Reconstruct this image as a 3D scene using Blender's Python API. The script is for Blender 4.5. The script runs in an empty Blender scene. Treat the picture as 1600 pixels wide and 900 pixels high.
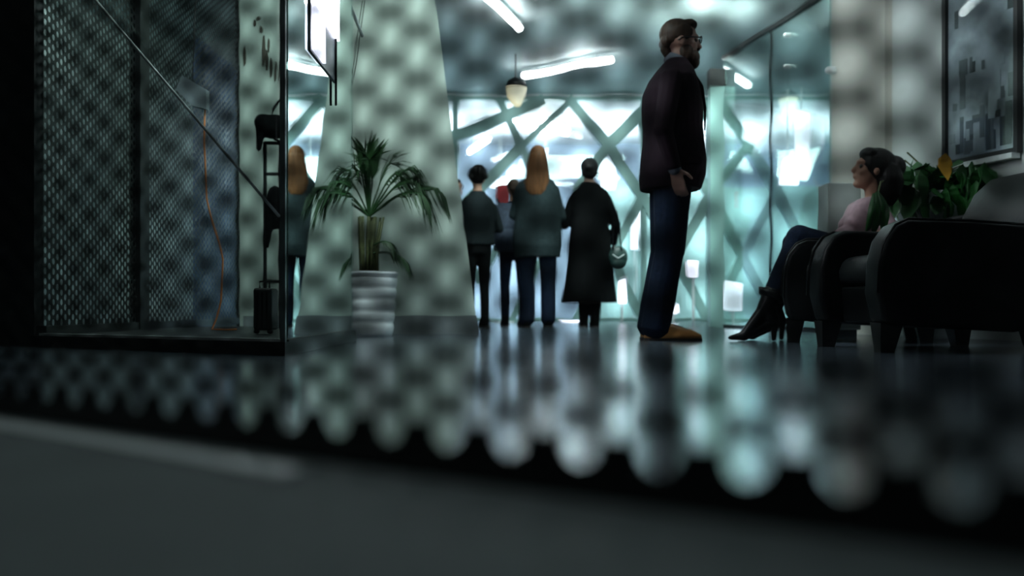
import bpy, bmesh, math, random
from mathutils import Vector, Matrix, Euler
random.seed(7)
S = bpy.context.scene
C = S.collection
V = Vector
R = math.radians
F = 1556.0
CH = 0.19
def P(px, py, Y):
    return V(((px-800)/F*Y, Y, CH+(480-py)/F*Y))

# ---------------------------------------------------------------- camera, world, exposure
cd = bpy.data.cameras.new('camera'); cam = bpy.data.objects.new('camera', cd); C.objects.link(cam)
cam.location = (0, 0, CH); cam.rotation_euler = (R(90), 0, 0)
cd.sensor_width = 36; cd.lens = 36*F/1600; cd.shift_y = 30/1600
cd.clip_start = 0.02; cd.clip_end = 100
cd.dof.use_dof = True; cd.dof.focus_distance = 4.4
APERTURE = 0.024
cd.dof.aperture_fstop = cd.lens/1000/APERTURE
cd.dof.aperture_blades = 0
S.camera = cam
w = bpy.data.worlds.new('world'); S.world = w; w.use_nodes = True
w.node_tree.nodes['Background'].inputs[0].default_value = (0.45, 0.75, 0.8, 1)
w.node_tree.nodes['Background'].inputs[1].default_value = 0.07
S.view_settings.view_transform = 'Standard'; S.view_settings.look = 'None'
S.view_settings.exposure = 0.3; S.view_settings.gamma = 1.0; S.view_settings.use_curve_mapping = False
TEAL = (0.80, 1.0, 0.95); COOL = (0.8, 0.95, 1.0)
def area(name, loc, target, sx, sy, power, col):
    d = bpy.data.lights.new(name, 'AREA'); d.shape = 'RECTANGLE'; d.size = sx; d.size_y = sy
    d.energy = power; d.color = col
    o = bpy.data.objects.new(name, d); C.objects.link(o); o.location = loc
    z = (V(loc)-V(target)).normalized(); x = V((1, 0, 0)); x = (x-z*x.dot(z)).normalized(); y = z.cross(x)
    o.rotation_euler = Matrix((x, y, z)).transposed().to_euler()
    return o
area('ceiling_light_pier', (-0.5, 4.9, 2.93), (-0.9, 7.0, 1.0), 1.2, 0.3, 44, TEAL)
area('ceiling_light_lounge', (2.1, 5.3, 2.93), (2.62, 6.3, 1.2), 0.3, 0.8, 11, (0.85, 0.97, 1.0))
area('hall_fill', (1.0, 8.1, 2.93), (0.9, 12.2, 0), 2.2, 0.8, 105, TEAL)  # unseen fill out of view, aimed to brighten the facade beams
area('ceiling_light_office', (4.7, 8.7, 2.9), (4.0, 10.6, 0), 1.5, 1, 110, TEAL)
area('atrium_fill_up', (0.6, 15.2, 2.5), (0.6, 15.2, 5), 9.0, 2.0, 300, (0.86, 0.92, 1.0))  # added fill facing up to whiten the atrium ceiling
area('atrium_fill_down', (0.6, 14.6, 2.5), (0.6, 15.8, 0), 9.0, 1.0, 250, (0.82, 0.96, 1.0))  # added fill facing down to brighten the atrium
area('ceiling_light_store', (-3.6, 7.0, 2.9), (-3.7, 7.0, 0), 0.6, 3.0, 38, (0.8, 0.97, 0.95))
area('ceiling_fill', (1.92, 9.38, 2.46), (1.6, 9.2, 3.0), 0.12, 0.12, 10, TEAL)  # fill added above the post cap to lift the hall ceiling
area('booth_fill', (-1.2, 4.6, 2.9), (-1.6, 5.2, 0.5), 0.3, 0.3, 14, (0.85, 1, .97))  # fill added to light the booth corner and brace rod
area('ceiling_light_booth', (-1.0, 0.4, 2.6), (-0.4, 0.6, 0), 0.5, 0.5, 5.0, (0.85, 1.0, 0.98))

# ---------------------------------------------------------------- materials
def mat(name, col, rough=0.6, metal=0.0, var=0.15, scale=8.0, bump=0.0, emis=None, estr=0.0, spec=0.5, sheen=0.0, stretch=(1,1,1), coat=0.0):
    m = bpy.data.materials.new(name); m.use_nodes = True
    nt = m.node_tree; b = nt.nodes['Principled BSDF']
    tc = nt.nodes.new('ShaderNodeTexCoord'); mp = nt.nodes.new('ShaderNodeMapping'); mp.inputs['Scale'].default_value = stretch
    nz = nt.nodes.new('ShaderNodeTexNoise'); nz.inputs['Scale'].default_value = scale; nz.inputs['Detail'].default_value = 4
    nt.links.new(tc.outputs['Object'], mp.inputs[0]); nt.links.new(mp.outputs[0], nz.inputs['Vector'])
    cr = nt.nodes.new('ShaderNodeValToRGB')
    c0 = [max(0, c*(1-var)) for c in col]; c1 = [min(1, c*(1+var)) for c in col]
    cr.color_ramp.elements[0].color = (*c0, 1); cr.color_ramp.elements[1].color = (*c1, 1)
    cr.color_ramp.elements[0].position = 0.3; cr.color_ramp.elements[1].position = 0.7
    nt.links.new(nz.outputs['Fac'], cr.inputs[0]); nt.links.new(cr.outputs[0], b.inputs['Base Color'])
    b.inputs['Roughness'].default_value = rough; b.inputs['Metallic'].default_value = metal
    b.inputs['Specular IOR Level'].default_value = spec
    b.inputs['Sheen Weight'].default_value = sheen; b.inputs['Coat Weight'].default_value = coat
    if bump:
        bp = nt.nodes.new('ShaderNodeBump'); bp.inputs['Strength'].default_value = bump; bp.inputs['Distance'].default_value = 0.01
        nt.links.new(nz.outputs['Fac'], bp.inputs['Height']); nt.links.new(bp.outputs[0], b.inputs['Normal'])
    if emis:
        b.inputs['Emission Color'].default_value = (*emis, 1); b.inputs['Emission Strength'].default_value = estr
    return m
def glass(name, tint, refl, rough=0.0):
    # architectural glass: transparent sheet with a reflective coating (the same for every ray)
    m = bpy.data.materials.new(name); m.use_nodes = True; nt = m.node_tree
    nt.nodes.remove(nt.nodes['Principled BSDF']); out = nt.nodes['Material Output']
    tr = nt.nodes.new('ShaderNodeBsdfTransparent'); tr.inputs[0].default_value = (*tint, 1)
    gl = nt.nodes.new('ShaderNodeBsdfGlossy'); gl.inputs['Roughness'].default_value = rough; gl.inputs[0].default_value = (0.9, 1, 0.98, 1)
    lw = nt.nodes.new('ShaderNodeLayerWeight'); lw.inputs[0].default_value = refl
    mx = nt.nodes.new('ShaderNodeMixShader')
    if refl > 0.5: nt.links.new(lw.outputs['Facing'], mx.inputs[0])
    else:   # Schlick reflectance, the same from both faces of the thin pane
        lw.inputs[0].default_value = 0.5
        pw = nt.nodes.new('ShaderNodeMath'); pw.operation = 'POWER'; pw.inputs[1].default_value = 3.5 if refl > 0.2 else 5
        ma = nt.nodes.new('ShaderNodeMath'); ma.operation = 'MULTIPLY_ADD'; r0 = refl/3; ma.inputs[1].default_value = 1-r0; ma.inputs[2].default_value = r0
        nt.links.new(lw.outputs['Facing'], pw.inputs[0]); nt.links.new(pw.outputs[0], ma.inputs[0]); nt.links.new(ma.outputs[0], mx.inputs[0])
    nt.links.new(tr.outputs[0], mx.inputs[1]); nt.links.new(gl.outputs[0], mx.inputs[2]); nt.links.new(mx.outputs[0], out.inputs[0])
    return m
def emit(name, col, s): return mat(name, (0.8, 0.8, 0.8), emis=col, estr=s, var=0.02)
M = {}
M['floor'] = mat('polished_dark_floor', (0.075, 0.095, 0.12), 0.17, var=0.35, scale=3, bump=0.0, spec=0.9)
def floor_nodes(m):
    nt = m.node_tree; b = nt.nodes['Principled BSDF']
    tc = nt.nodes.new('ShaderNodeTexCoord'); mp = nt.nodes.new('ShaderNodeMapping'); mp.inputs['Scale'].default_value = (1.2, 14, 1)
    nz = nt.nodes.new('ShaderNodeTexNoise'); nz.inputs['Scale'].default_value = 4; nz.inputs['Detail'].default_value = 3
    bp = nt.nodes.new('ShaderNodeBump'); bp.inputs['Strength'].default_value = 0.12; bp.inputs['Distance'].default_value = 0.01
    nt.links.new(tc.outputs['Object'], mp.inputs[0]); nt.links.new(mp.outputs[0], nz.inputs['Vector'])
    nt.links.new(nz.outputs['Fac'], bp.inputs['Height']); nt.links.new(bp.outputs[0], b.inputs['Normal'])
floor_nodes(M['floor'])
M['wall'] = mat('pale_plaster', (0.60, 0.64, 0.62), 0.7, var=0.06, scale=2.0, bump=0.05)
M['pier'] = mat('pier_plaster', (0.56, 0.66, 0.60), 0.65, var=0.05, scale=1.5, bump=0.04)
M['skirt'] = mat('grey_skirting', (0.22, 0.25, 0.26), 0.5, var=0.1)
M['pilaster'] = mat('warm_plaster', (0.60, 0.58, 0.52), 0.7, var=0.05, scale=2)
M['ceiling'] = mat('ceiling_paint', (0.50, 0.60, 0.60), 0.75, var=0.1, scale=1.0)
M['darkwall'] = mat('dark_paint', (0.02, 0.026, 0.028), 0.6, var=0.2)
M['store'] = mat('store_wall', (0.36, 0.43, 0.42), 0.7, var=0.5, scale=1.6)
M['tealwall'] = mat('teal_wall', (0.34, 0.50, 0.48), 0.5, var=0.25, scale=1.2)
M['atrium_blue'] = mat('atrium_blue_paint', (0.40, 0.47, 0.60), 0.6, var=0.12, scale=0.7)
M['white'] = mat('atrium_white', (0.85, 0.87, 0.9), 0.6, var=0.03)
M['beam'] = mat('teal_steel_paint', (0.30, 0.50, 0.47), 0.4, var=0.1, scale=3)
M['black'] = mat('black_powder_coat', (0.006, 0.007, 0.008), 0.45, var=0.2, scale=30)
M['mesh'] = mat('perforated_dark_sheet', (0.006, 0.008, 0.009), 0.42, metal=0.3, var=0.2, scale=20)
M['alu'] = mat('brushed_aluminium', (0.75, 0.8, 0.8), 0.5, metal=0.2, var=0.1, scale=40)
M['platform'] = mat('grey_platform_laminate', (0.15, 0.175, 0.18), 0.75, var=0.08, scale=12)
M['glass'] = glass('clear_partition_glass', (0.95, 0.985, 0.98), 0.12)
M['mirrorglass'] = glass('reflective_side_glass', (0.8, 0.95, 0.93), 0.8)
M['tealglass'] = glass('teal_partition_glass', (0.90, 0.97, 0.96), 0.22, 0.02)
M['leather'] = mat('black_leather', (0.004, 0.005, 0.006), 0.42, var=0.2, scale=60, bump=0.1, spec=0.22)
M['wood'] = mat('black_wood', (0.006, 0.006, 0.006), 0.4, var=0.2)
M['tube'] = emit('tube_light', (0.93, 0.97, 1.0), 18)
M['panel'] = emit('mirrored_light_glow', (0.86, 0.87, 1.0), 9)
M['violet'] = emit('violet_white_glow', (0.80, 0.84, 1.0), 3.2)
M['shade'] = emit('cream_lamp_shade', (0.95, 0.85, 0.45), 0.8)
M['skin'] = mat('skin', (0.30, 0.17, 0.13), 0.5, var=0.08, scale=20)
M['skin2'] = mat('tanned_skin', (0.42, 0.22, 0.15), 0.5, var=0.08, scale=20)
M['hairb'] = mat('brown_hair', (0.035, 0.022, 0.016), 0.5, var=0.4, scale=60, spec=0.15, bump=0.5, stretch=(1, 1, 0.2))
M['hairk'] = mat('black_hair', (0.008, 0.007, 0.007), 0.45, var=0.3, scale=60, spec=0.15, bump=0.5, stretch=(1, 1, 0.2))
M['hairr'] = mat('auburn_hair', (0.10, 0.042, 0.016), 0.5, var=0.4, scale=60, spec=0.15, bump=0.5, stretch=(1, 1, 0.15))
M['blazer'] = mat('dark_plum_wool', (0.014, 0.008, 0.012), 0.85, spec=0.08, var=0.2, scale=80, bump=0.1)
M['navy'] = mat('navy_denim', (0.007, 0.012, 0.026), 0.8, spec=0.08, var=0.3, scale=50, bump=0.1)
M['shirt'] = mat('grey_blue_shirt', (0.12, 0.14, 0.18), 0.8, var=0.1)
M['tan'] = mat('tan_leather', (0.6, 0.27, 0.08), 0.4, var=0.2, scale=15)
M['sole'] = mat('dark_sole', (0.03, 0.022, 0.018), 0.6)
M['blackcloth'] = mat('black_cloth', (0.003, 0.0035, 0.004), 0.85, spec=0.08, var=0.2, scale=40)
M['slate'] = mat('slate_knit', (0.022, 0.033, 0.036), 0.9, spec=0.08, var=0.25, scale=40, bump=0.1)
M['charcoal'] = mat('charcoal_knit', (0.013, 0.018, 0.02), 0.9, spec=0.08, var=0.2, scale=40)
M['mauve'] = mat('mauve_fabric', (0.34, 0.22, 0.25), 0.85, var=0.15, scale=30, bump=0.1)
M['denimbag'] = mat('grey_blue_canvas', (0.05, 0.07, 0.11), 0.8, var=0.3, scale=30)
M['red'] = mat('red_fabric', (0.55, 0.05, 0.06), 0.7)
M['greenbag'] = mat('dark_green_leather', (0.02, 0.05, 0.045), 0.4, var=0.2)
M['pot'] = mat('white_ribbed_pot', (0.62, 0.66, 0.70), 0.4, var=0.05)
M['soil'] = mat('soil', (0.03, 0.02, 0.015), 0.9, var=0.4, scale=40)
M['palm'] = mat('palm_green', (0.022, 0.075, 0.022), 0.5, var=0.4, scale=10)
M['stem'] = mat('palm_stem', (0.10, 0.12, 0.05), 0.6, var=0.4, scale=20)
M['leaf'] = mat('glossy_leaf_green', (0.015, 0.10, 0.018), 0.45, var=0.5, scale=6)
M['leafy'] = mat('yellow_leaf', (0.75, 0.38, 0.03), 0.5, var=0.15)
M['orange'] = mat('orange_cable', (0.75, 0.22, 0.05), 0.5)
M['bluecloth'] = mat('blue_lit_cloth', (0.07, 0.13, 0.27), 0.8, var=0.25, scale=3)
M['print'] = mat('grey_print', (0.30, 0.31, 0.35), 0.5, var=0.75, scale=3.5)
M['stain'] = mat('brown_stain', (0.08, 0.07, 0.055), 0.8, var=0.3, scale=20)
M['greyplastic'] = mat('grey_plastic', (0.3, 0.34, 0.38), 0.4)
M['lens'] = glass('spectacle_lens', (0.85, 0.88, 0.9), 0.1)

# ---------------------------------------------------------------- helpers
def link(name, me, m=None, parent=None):
    o = bpy.data.objects.new(name, me); C.objects.link(o)
    if m and me is not None and not me.materials: me.materials.append(m)
    if parent: o.parent = parent
    return o
def obj(name, bm, m, parent=None, smooth=False, off=None):
    me = bpy.data.meshes.new(name)
    bmesh.ops.recalc_face_normals(bm, faces=bm.faces[:])
    if off is not None:
        bmesh.ops.translate(bm, verts=bm.verts[:], vec=-V(off))
    bm.to_mesh(me); bm.free()
    if smooth:
        for p in me.polygons: p.use_smooth = True
    return link(name, me, m, parent)
def tag(o, label, cat, group=None, kind=None):
    o['label'] = label; o['category'] = cat
    if group: o['group'] = group
    if kind: o['kind'] = kind
    return o
def thing(name, label, cat, loc=(0, 0, 0), rz=0, group=None):
    o = bpy.data.objects.new(name, None); C.objects.link(o); o.location = loc; o.rotation_euler = (0, 0, rz)
    o.empty_display_size = 0.1
    return tag(o, label, cat, group)
def struct(name, bm, m, parent=None):
    o = obj(name, bm, m, parent)
    o['kind'] = 'structure'
    return o
def NB(): return bmesh.new()
def hexa(bm, pts):
    vs = [bm.verts.new(p) for p in pts]
    for f in ((0,3,2,1),(4,5,6,7),(0,1,5,4),(1,2,6,5),(2,3,7,6),(3,0,4,7)): bm.faces.new([vs[i] for i in f])
def box(bm, a, b):
    x0,y0,z0 = a; x1,y1,z1 = b
    hexa(bm, [(x0,y0,z0),(x1,y0,z0),(x1,y1,z0),(x0,y1,z0),(x0,y0,z1),(x1,y0,z1),(x1,y1,z1),(x0,y1,z1)])
def slab(bm, a, b, t, z0, z1):
    """upright slab from plan point a to plan point b, thickness t"""
    a = V((a[0], a[1])); b = V((b[0], b[1])); d = (b-a).normalized(); n = V((-d.y, d.x))*t/2
    q = [a-n, b-n, b+n, a+n]
    hexa(bm, [(p.x, p.y, z0) for p in q]+[(p.x, p.y, z1) for p in q])
def bar(bm, a, b, w_, h_, up=V((0, 0, 1))):
    a = V(a); b = V(b); d = (b-a).normalized()
    s = d.cross(up)
    if s.length < 1e-4: s = d.cross(V((1, 0, 0)))
    s.normalize(); u = s.cross(d)
    q = [-s*w_/2-u*h_/2, s*w_/2-u*h_/2, s*w_/2+u*h_/2, -s*w_/2+u*h_/2]
    hexa(bm, [a+k for k in q]+[b+k for k in q])
def prism(bm, prof, y0, y1):
    """profile in x,z extruded along y"""
    a = [bm.verts.new((x, y0, z)) for x, z in prof]; b = [bm.verts.new((x, y1, z)) for x, z in prof]
    bm.faces.new(a); bm.faces.new(b[::-1]); n = len(prof)
    for i in range(n): bm.faces.new([a[i], b[i], b[(i+1) % n], a[(i+1) % n]])
def frame_of(d):
    d = d.normalized(); u = V((0, 0, 1)) if abs(d.z) < 0.95 else V((1, 0, 0))
    s = d.cross(u).normalized(); return s, s.cross(d).normalized(), d
def rings(bm, rs, closed=True):
    prev = None; first = None
    for r in rs:
        vs = [bm.verts.new(p) for p in r]
        if prev:
            n = len(vs)
            for i in range(n): bm.faces.new([prev[i], prev[(i+1) % n], vs[(i+1) % n], vs[i]])
        else: first = vs
        prev = vs
    if closed: bm.faces.new(first[::-1]); bm.faces.new(prev)
def cap(bm, a, b, ra, rb, n=10, flat=1.0):
    a = V(a); b = V(b)
    if (b-a).length < 1e-5: b = a+V((0, 0, 1e-3))
    s, u, d = frame_of(b-a); rs = []
    for ang in (-80, -50, -20): rs.append((a+d*math.sin(R(ang))*ra, math.cos(R(ang))*ra))
    for ang in (20, 50, 80): rs.append((b+d*math.sin(R(ang))*rb, math.cos(R(ang))*rb))
    rings(bm, [[c+(s*math.cos(t)*flat+u*math.sin(t))*r for t in [i*2*math.pi/n for i in range(n)]] for c, r in rs])
def tube(bm, pts, r, n=8):
    pts = [V(p) for p in pts]; rs = []
    for i, p in enumerate(pts):
        d = (pts[min(i+1, len(pts)-1)]-pts[max(i-1, 0)])
        s, u, d = frame_of(d); rr = r[i] if isinstance(r, (list, tuple)) else r
        rs.append([p+(s*math.cos(t)+u*math.sin(t))*rr for t in [k*2*math.pi/n for k in range(n)]])
    rings(bm, rs)
def ell(bm, c, r, rot=None):
    m = Matrix.Translation(V(c))
    if rot: m = m @ Euler(rot).to_matrix().to_4x4()
    m = m @ Matrix.Diagonal((r[0], r[1], r[2], 1))
    bmesh.ops.create_uvsphere(bm, u_segments=16, v_segments=10, radius=1, matrix=m)
def loft(bm, rr, n=24, e=2.4):
    """rr: (cx, cy, cz, rx, ry) horizontal superellipse rings"""
    out = []
    for cx, cy, cz, rx, ry in rr:
        r = []
        for i in range(n):
            t = i*2*math.pi/n; c, s = math.cos(t), math.sin(t)
            r.append((cx+rx*math.copysign(abs(c)**(2/e), c), cy+ry*math.copysign(abs(s)**(2/e), s), cz))
        out.append(r)
    rings(bm, out)
def fuse(name, bm, m, parent, voxel=0.01, smooth=4, world=None):
    """voxel-fuse overlapping closed shapes into one continuous surface"""
    bmesh.ops.recalc_face_normals(bm, faces=bm.faces[:])
    me = bpy.data.meshes.new(name+'_tmp'); bm.to_mesh(me); bm.free()
    t = bpy.data.objects.new('tmp', me); C.objects.link(t)
    r = t.modifiers.new('r', 'REMESH'); r.mode = 'VOXEL'; r.voxel_size = voxel
    s = t.modifiers.new('s', 'SMOOTH'); s.iterations = smooth; s.factor = 0.5
    dg = bpy.context.evaluated_depsgraph_get(); dg.update()
    nm = bpy.data.meshes.new_from_object(t.evaluated_get(dg)); nm.name = name
    bpy.data.objects.remove(t); bpy.data.meshes.remove(me)
    for p in nm.polygons: p.use_smooth = True
    nm.materials.clear(); nm.materials.append(m)
    return link(name, nm, None, parent)
def bevel(o, wd=0.01, seg=2):
    b = o.modifiers.new('bevel', 'BEVEL'); b.width = wd; b.segments = seg; b.limit_method = 'ANGLE'
    for p in o.data.polygons: p.use_smooth = True
    wn = o.modifiers.new('wn', 'WEIGHTED_NORMAL')
    return o

def perforated(bm, a, b, z0, z1, pitch, colp, dia, t=0.0015, seg=12, margin=(0, 0)):
    """sheet from plan point a to b pierced by staggered round holes; real openings with thickness"""
    a = V((a[0], a[1], 0)); b = V((b[0], b[1], 0)); d = (b-a).normalized(); L = (b-a).length
    nrm = V((-d.y, d.x, 0))*t
    def pt(s, z, k=0): p = a+d*s; return V((p.x, p.y, z))+nrm*k
    nc = int((L-2*margin[0])/colp); nr = int((z1-z0)/pitch)
    s0 = (L-nc*colp)/2; zs = z0
    for c in range(nc):
        x0 = s0+c*colp; x1 = x0+colp
        off = (c % 2)*pitch/2
        cx = (x0+x1)/2
        # a column of cells; staggered columns share straight vertical borders
        n = nr-(c % 2)
        for r in range(n):
            za = zs+off+r*pitch; zb = za+pitch; cz = (za+zb)/2
            hole = []; rim = []
            for i in range(seg):
                th = (i+0.5)*2*math.pi/seg; cs, sn = math.cos(th), math.sin(th)
                hole.append((cx+dia/2*cs, cz+dia/2*sn))
                k = min(colp/2/abs(cs) if abs(cs) > 1e-6 else 9, pitch/2/abs(sn) if abs(sn) > 1e-6 else 9)
                rim.append((cx+k*cs, cz+k*sn))
            hv = [bm.verts.new(pt(*h)) for h in hole]; hb = [bm.verts.new(pt(h[0], h[1], 1)) for h in hole]
            rv = [bm.verts.new(pt(*h)) for h in rim]
            corners = {}
            for i in range(seg):
                j = (i+1) % seg
                # insert the cell corner where the rim turns
                p, q = rim[i], rim[j]
                onx = lambda w_: abs(abs(w_[0]-cx)-colp/2) < 1e-6
                if onx(p) != onx(q):
                    cxn = x1 if max(p[0], q[0]) > cx else x0
                    czn = zb if max(p[1], q[1]) > cz else za
                    cv = bm.verts.new(pt(cxn, czn)); bm.faces.new([hv[i], rv[i], cv, rv[j], hv[j]])
                else: bm.faces.new([hv[i], rv[i], rv[j], hv[j]])
                bm.faces.new([hv[j], hv[i], hb[i], hb[j]])
        if off:  # half cells at the ends of a staggered column
            for za, zb in ((zs, zs+off), (zs+off+n*pitch, zs+nr*pitch)):
                if zb-za > 1e-5: bm.faces.new([bm.verts.new(pt(*q)) for q in ((x0, za), (x1, za), (x1, zb), (x0, zb))])
    return s0, nc*colp, nr*pitch, pt

# ---------------------------------------------------------------- setting
b = NB(); box(b, (-6, -2.6, -0.1), (6.5, 17.2, 0)); struct('floor', b, M['floor'])
b = NB(); box(b, (-6, -2.6, 3.0), (6.5, 13.15, 3.15)); struct('ceiling', b, M['ceiling'])
b = NB(); box(b, (-6, 13.15, 2.98), (6.5, 17.2, 3.15)); struct('ceiling_atrium', b, M['white'])
b = NB(); box(b, (-6.15, -2.6, 0), (-6, 17.2, 3.0)); struct('wall_left', b, M['darkwall'])
b = NB(); box(b, (-6, -2.7, 0), (6.5, -2.6, 3.0)); struct('wall_front', b, M['darkwall'])
b = NB(); box(b, (-6, 17.05, 0), (6.5, 17.2, 2.98)); struct('wall_back', b, M['atrium_blue'])
b = NB(); box(b, (6.5, 6.0, 0), (6.65, 17.2, 3.0)); struct('wall_right_far', b, M['tealwall'])
b = NB(); slab(b, (4.415, 0.4), (2.40, 7.40), 0.1, 0, 3.0); struct('wall_right', b, M['wall'])
b = NB(); slab(b, (4.415, 0.4), (4.415, -2.6), 0.1, 0, 3.0); struct('wall_right_near', b, M['darkwall'])
b = NB(); slab(b, (2.45, 7.5), (6.5, 7.5), 0.1, 0, 3.0); struct('wall_office', b, M['tealwall'])
# pilaster on the right wall
q = [(2.50, 6.68), (2.35, 7.32), (2.45, 7.40), (2.60, 6.70)]
b = NB(); hexa(b, [(x, y, 0) for x, y in q]+[(x, y, 3.0) for x, y in q]); o = struct('trim_1', b, M['pilaster'])
# storage room behind the mesh wall
b = NB(); box(b, (-4.1, 5.3, 0), (-4.0, 13.1, 3.0)); struct('wall_store', b, M['store'])
b = NB(); box(b, (-4.0, 10.5, 0), (-1.9, 10.6, 3.0)); struct('wall_store_end', b, M['store'])
b = NB(); slab(b, (-2.28, 4.80), (-6, 7.1), 0.05, 0, 3.0); struct('wall_booth', b, M['darkwall'])

# the tapered pier
def pier_x(z): return -0.24-(z/2.36)*0.304
b = NB()
q0 = [(-1.93, 7.05), (pier_x(0), 7.05), (pier_x(0)-0.05, 7.75), (-1.93, 7.75)]
xt = pier_x(3.0); q1 = [(-1.93, 7.05), (xt, 7.05), (xt-0.05, 7.75), (-1.93, 7.75)]
hexa(b, [(x, y, 0) for x, y in q0]+[(x, y, 3.0) for x, y in q1]); pier = struct('wall_pier', b, M['pier'])
b = NB(); z = 0.13
hexa(b, [(-1.9, 7.03, 0), (pier_x(0)+.008, 7.03, 0), (pier_x(0)-.04, 7.76, 0), (-1.9, 7.76, 0), (-1.9, 7.035, z), (pier_x(z)+.006, 7.035, z), (pier_x(z)-.044, 7.76, z), (-1.9, 7.76, z)])
struct('baseboard_pier', b, M['skirt'])
# brown smears on the pier's left part
b = NB()
for px, py, ln, wd in ((381, 88, 32, 5), (398, 35, 10, 5), (403, 28, 6, 7), (407, 45, 12, 5), (411, 78, 45, 6), (416, 92, 30, 5), (423, 105, 28, 4), (430, 112, 30, 4), (436, 110, 30, 3), (419, 70, 20, 4)):
    c = P(px, py, 7.03); sc = 7.03/F
    q = []
    for i in range(10):
        t = i*2*math.pi/10; rr = 0.8+0.4*random.random()
        q.append((c.x+math.cos(t)*wd/2*sc*rr, c.z+math.sin(t)*ln/2*sc*rr))
    prism(b, q, 7.040, 7.052)
obj('paint_smear', b, M['stain'], pier)

# diagrid facade
fac = thing('diagrid_facade', 'pale teal steel lattice of crossing diagonal beams with glass between hall and bright atrium', 'facade', (0, 13.2, 0))
fac['kind'] = 'structure'
YF = 13.2
NBM = [0]
def beam(a, c, wpx):
    bm = NB(); p, q = P(a[0], a[1], YF), P(c[0], c[1], YF)
    p.z = max(p.z, 0.0); q.z = max(q.z, 0.0)
    NBM[0] += 1; p.y += NBM[0]*.0012; q.y += NBM[0]*.0012
    bar(bm, p, q, 0.12, wpx*YF/F, V((0, 0, 1)) if abs((q-p).z) < abs((q-p).x)*6 else V((1, 0, 0)))
    o = obj('beam', bm, M['beam'], fac, off=(0, 13.2, 0)); return o
for a, c, wd in [((690, 222), (850, 157), 17), ((778, 152), (815, 230), 11), ((812, 230), (896, 153), 9), ((886, 153), (950, 228), 15),
                 ((950, 228), (1030, 150), 20), ((815, 228), (700, 345), 17), ((950, 228), (900, 300), 16), ((950, 228), (1003, 305), 16),
                 ((900, 300), (955, 400), 14), ((1003, 305), (955, 400), 14), ((1003, 305), (1055, 400), 16), ((955, 400), (900, 500), 14), ((955, 400), (1005, 500), 14),
                 ((1055, 400), (1005, 500), 14), ((1055, 400), (1105, 500), 14), ((1055, 400), (1110, 305), 16), ((1110, 305), (1060, 228), 16), ((1060, 228), (1003, 305), 12),
                 ((1110, 305), (1160, 400), 14), ((1160, 400), (1110, 500), 14), ((1160, 400), (1215, 300), 14), ((1060, 228), (1120, 150), 14), ((1110, 305), (1170, 225), 14), ((1170, 225), (1120, 150), 14),
                 ((1215, 300), (1170, 225), 14), ((1215, 300), (1265, 400), 14), ((1265, 400), (1215, 500), 14), ((1160, 400), (1215, 500), 14), ((815, 228), (848, 300), 10), ((900, 300), (848, 400), 10), ((848, 400), (800, 500), 10), ((700, 345), (750, 440), 10), ((800, 345), (750, 440), 10)]:
    beam(a, c, wd)
for x0, x1, y, wd in ((560, 1330, 152, 9), (560, 1330, 502, 9)): beam((x0, y), (x1, y), wd)
beam((712, 150), (712, 505), 8); beam((1005, 150), (1005, 505), 9); beam((1110, 150), (1110, 505), 10)
b = NB(); box(b, (-2.2, 13.32, 0.0), (6.4, 13.33, 2.95)); obj('pane', b, M['tealglass'], fac, off=(0, 13.2, 0))
b = NB(); box(b, (-6, 13.16, 0), (-2.2, 13.26, 3.0)); struct('wall_facade', b, M['tealwall'])
b = NB(); box(b, (1.4, 16.6, 0), (6.4, 16.7, 2.2)); struct('wall_atrium_teal', b, mat('mint_panel', (0.42, 0.60, 0.58), 0.5, var=0.2, scale=1.5))

# glass partition on the right
g = thing('glass_partition', 'tall teal glass partition beside the hall, running back from the pale wall to a post', 'partition', (2.1, 8.1, 0))
g['kind'] = 'structure'
ga, gb = V((2.34, 7.33)), V((1.985, 9.3))
for i in range(2):
    p, q = ga.lerp(gb, i/2+0.003), ga.lerp(gb, (i+1)/2-0.003)
    b = NB(); slab(b, p, q, 0.012, 0.03, 2.5); obj('pane', b, M['tealglass'], g, off=(2.1, 8.1, 0))
for zz, hh in ((2.5, 0.035), (0.0, 0.03)):
    b = NB(); slab(b, ga, gb, 0.04, zz, zz+hh); obj('rail', b, M['black'], g, off=(2.1, 8.1, 0))
b = NB(); slab(b, ga.lerp(gb, .498), ga.lerp(gb, .502), 0.02, 0.03, 2.5); obj('joint', b, M['black'], g, off=(2.1, 8.1, 0))
b = NB(); box(b, (1.86, 9.32, 0), (1.985, 9.45, 2.26)); obj('post', b, M['beam'], g, off=(2.1, 8.1, 0))
b = NB(); box(b, (1.855, 9.31, 2.26), (1.995, 9.46, 2.42)); obj('post_cap', b, M['black'], g, off=(2.1, 8.1, 0))
for px, py in ((1252, 55), (1252, 105)):
    t_ = (ga.lerp(gb, .32)); b = NB(); c = V((t_.x-.01, t_.y, P(px, py, t_.y).z)); cap(b, c, c+V((-.03, 0, 0)), .02, .02)
    obj('glass_clamp', b, M['alu'], g, off=(2.1, 8.1, 0), smooth=True)
b = NB(); c = P(1303, 110, 7.28); cap(b, c, c+V((-.04, 0, 0)), .03, .03); obj('glass_clamp', b, M['alu'], g, off=(2.1, 8.1, 0), smooth=True)

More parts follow.
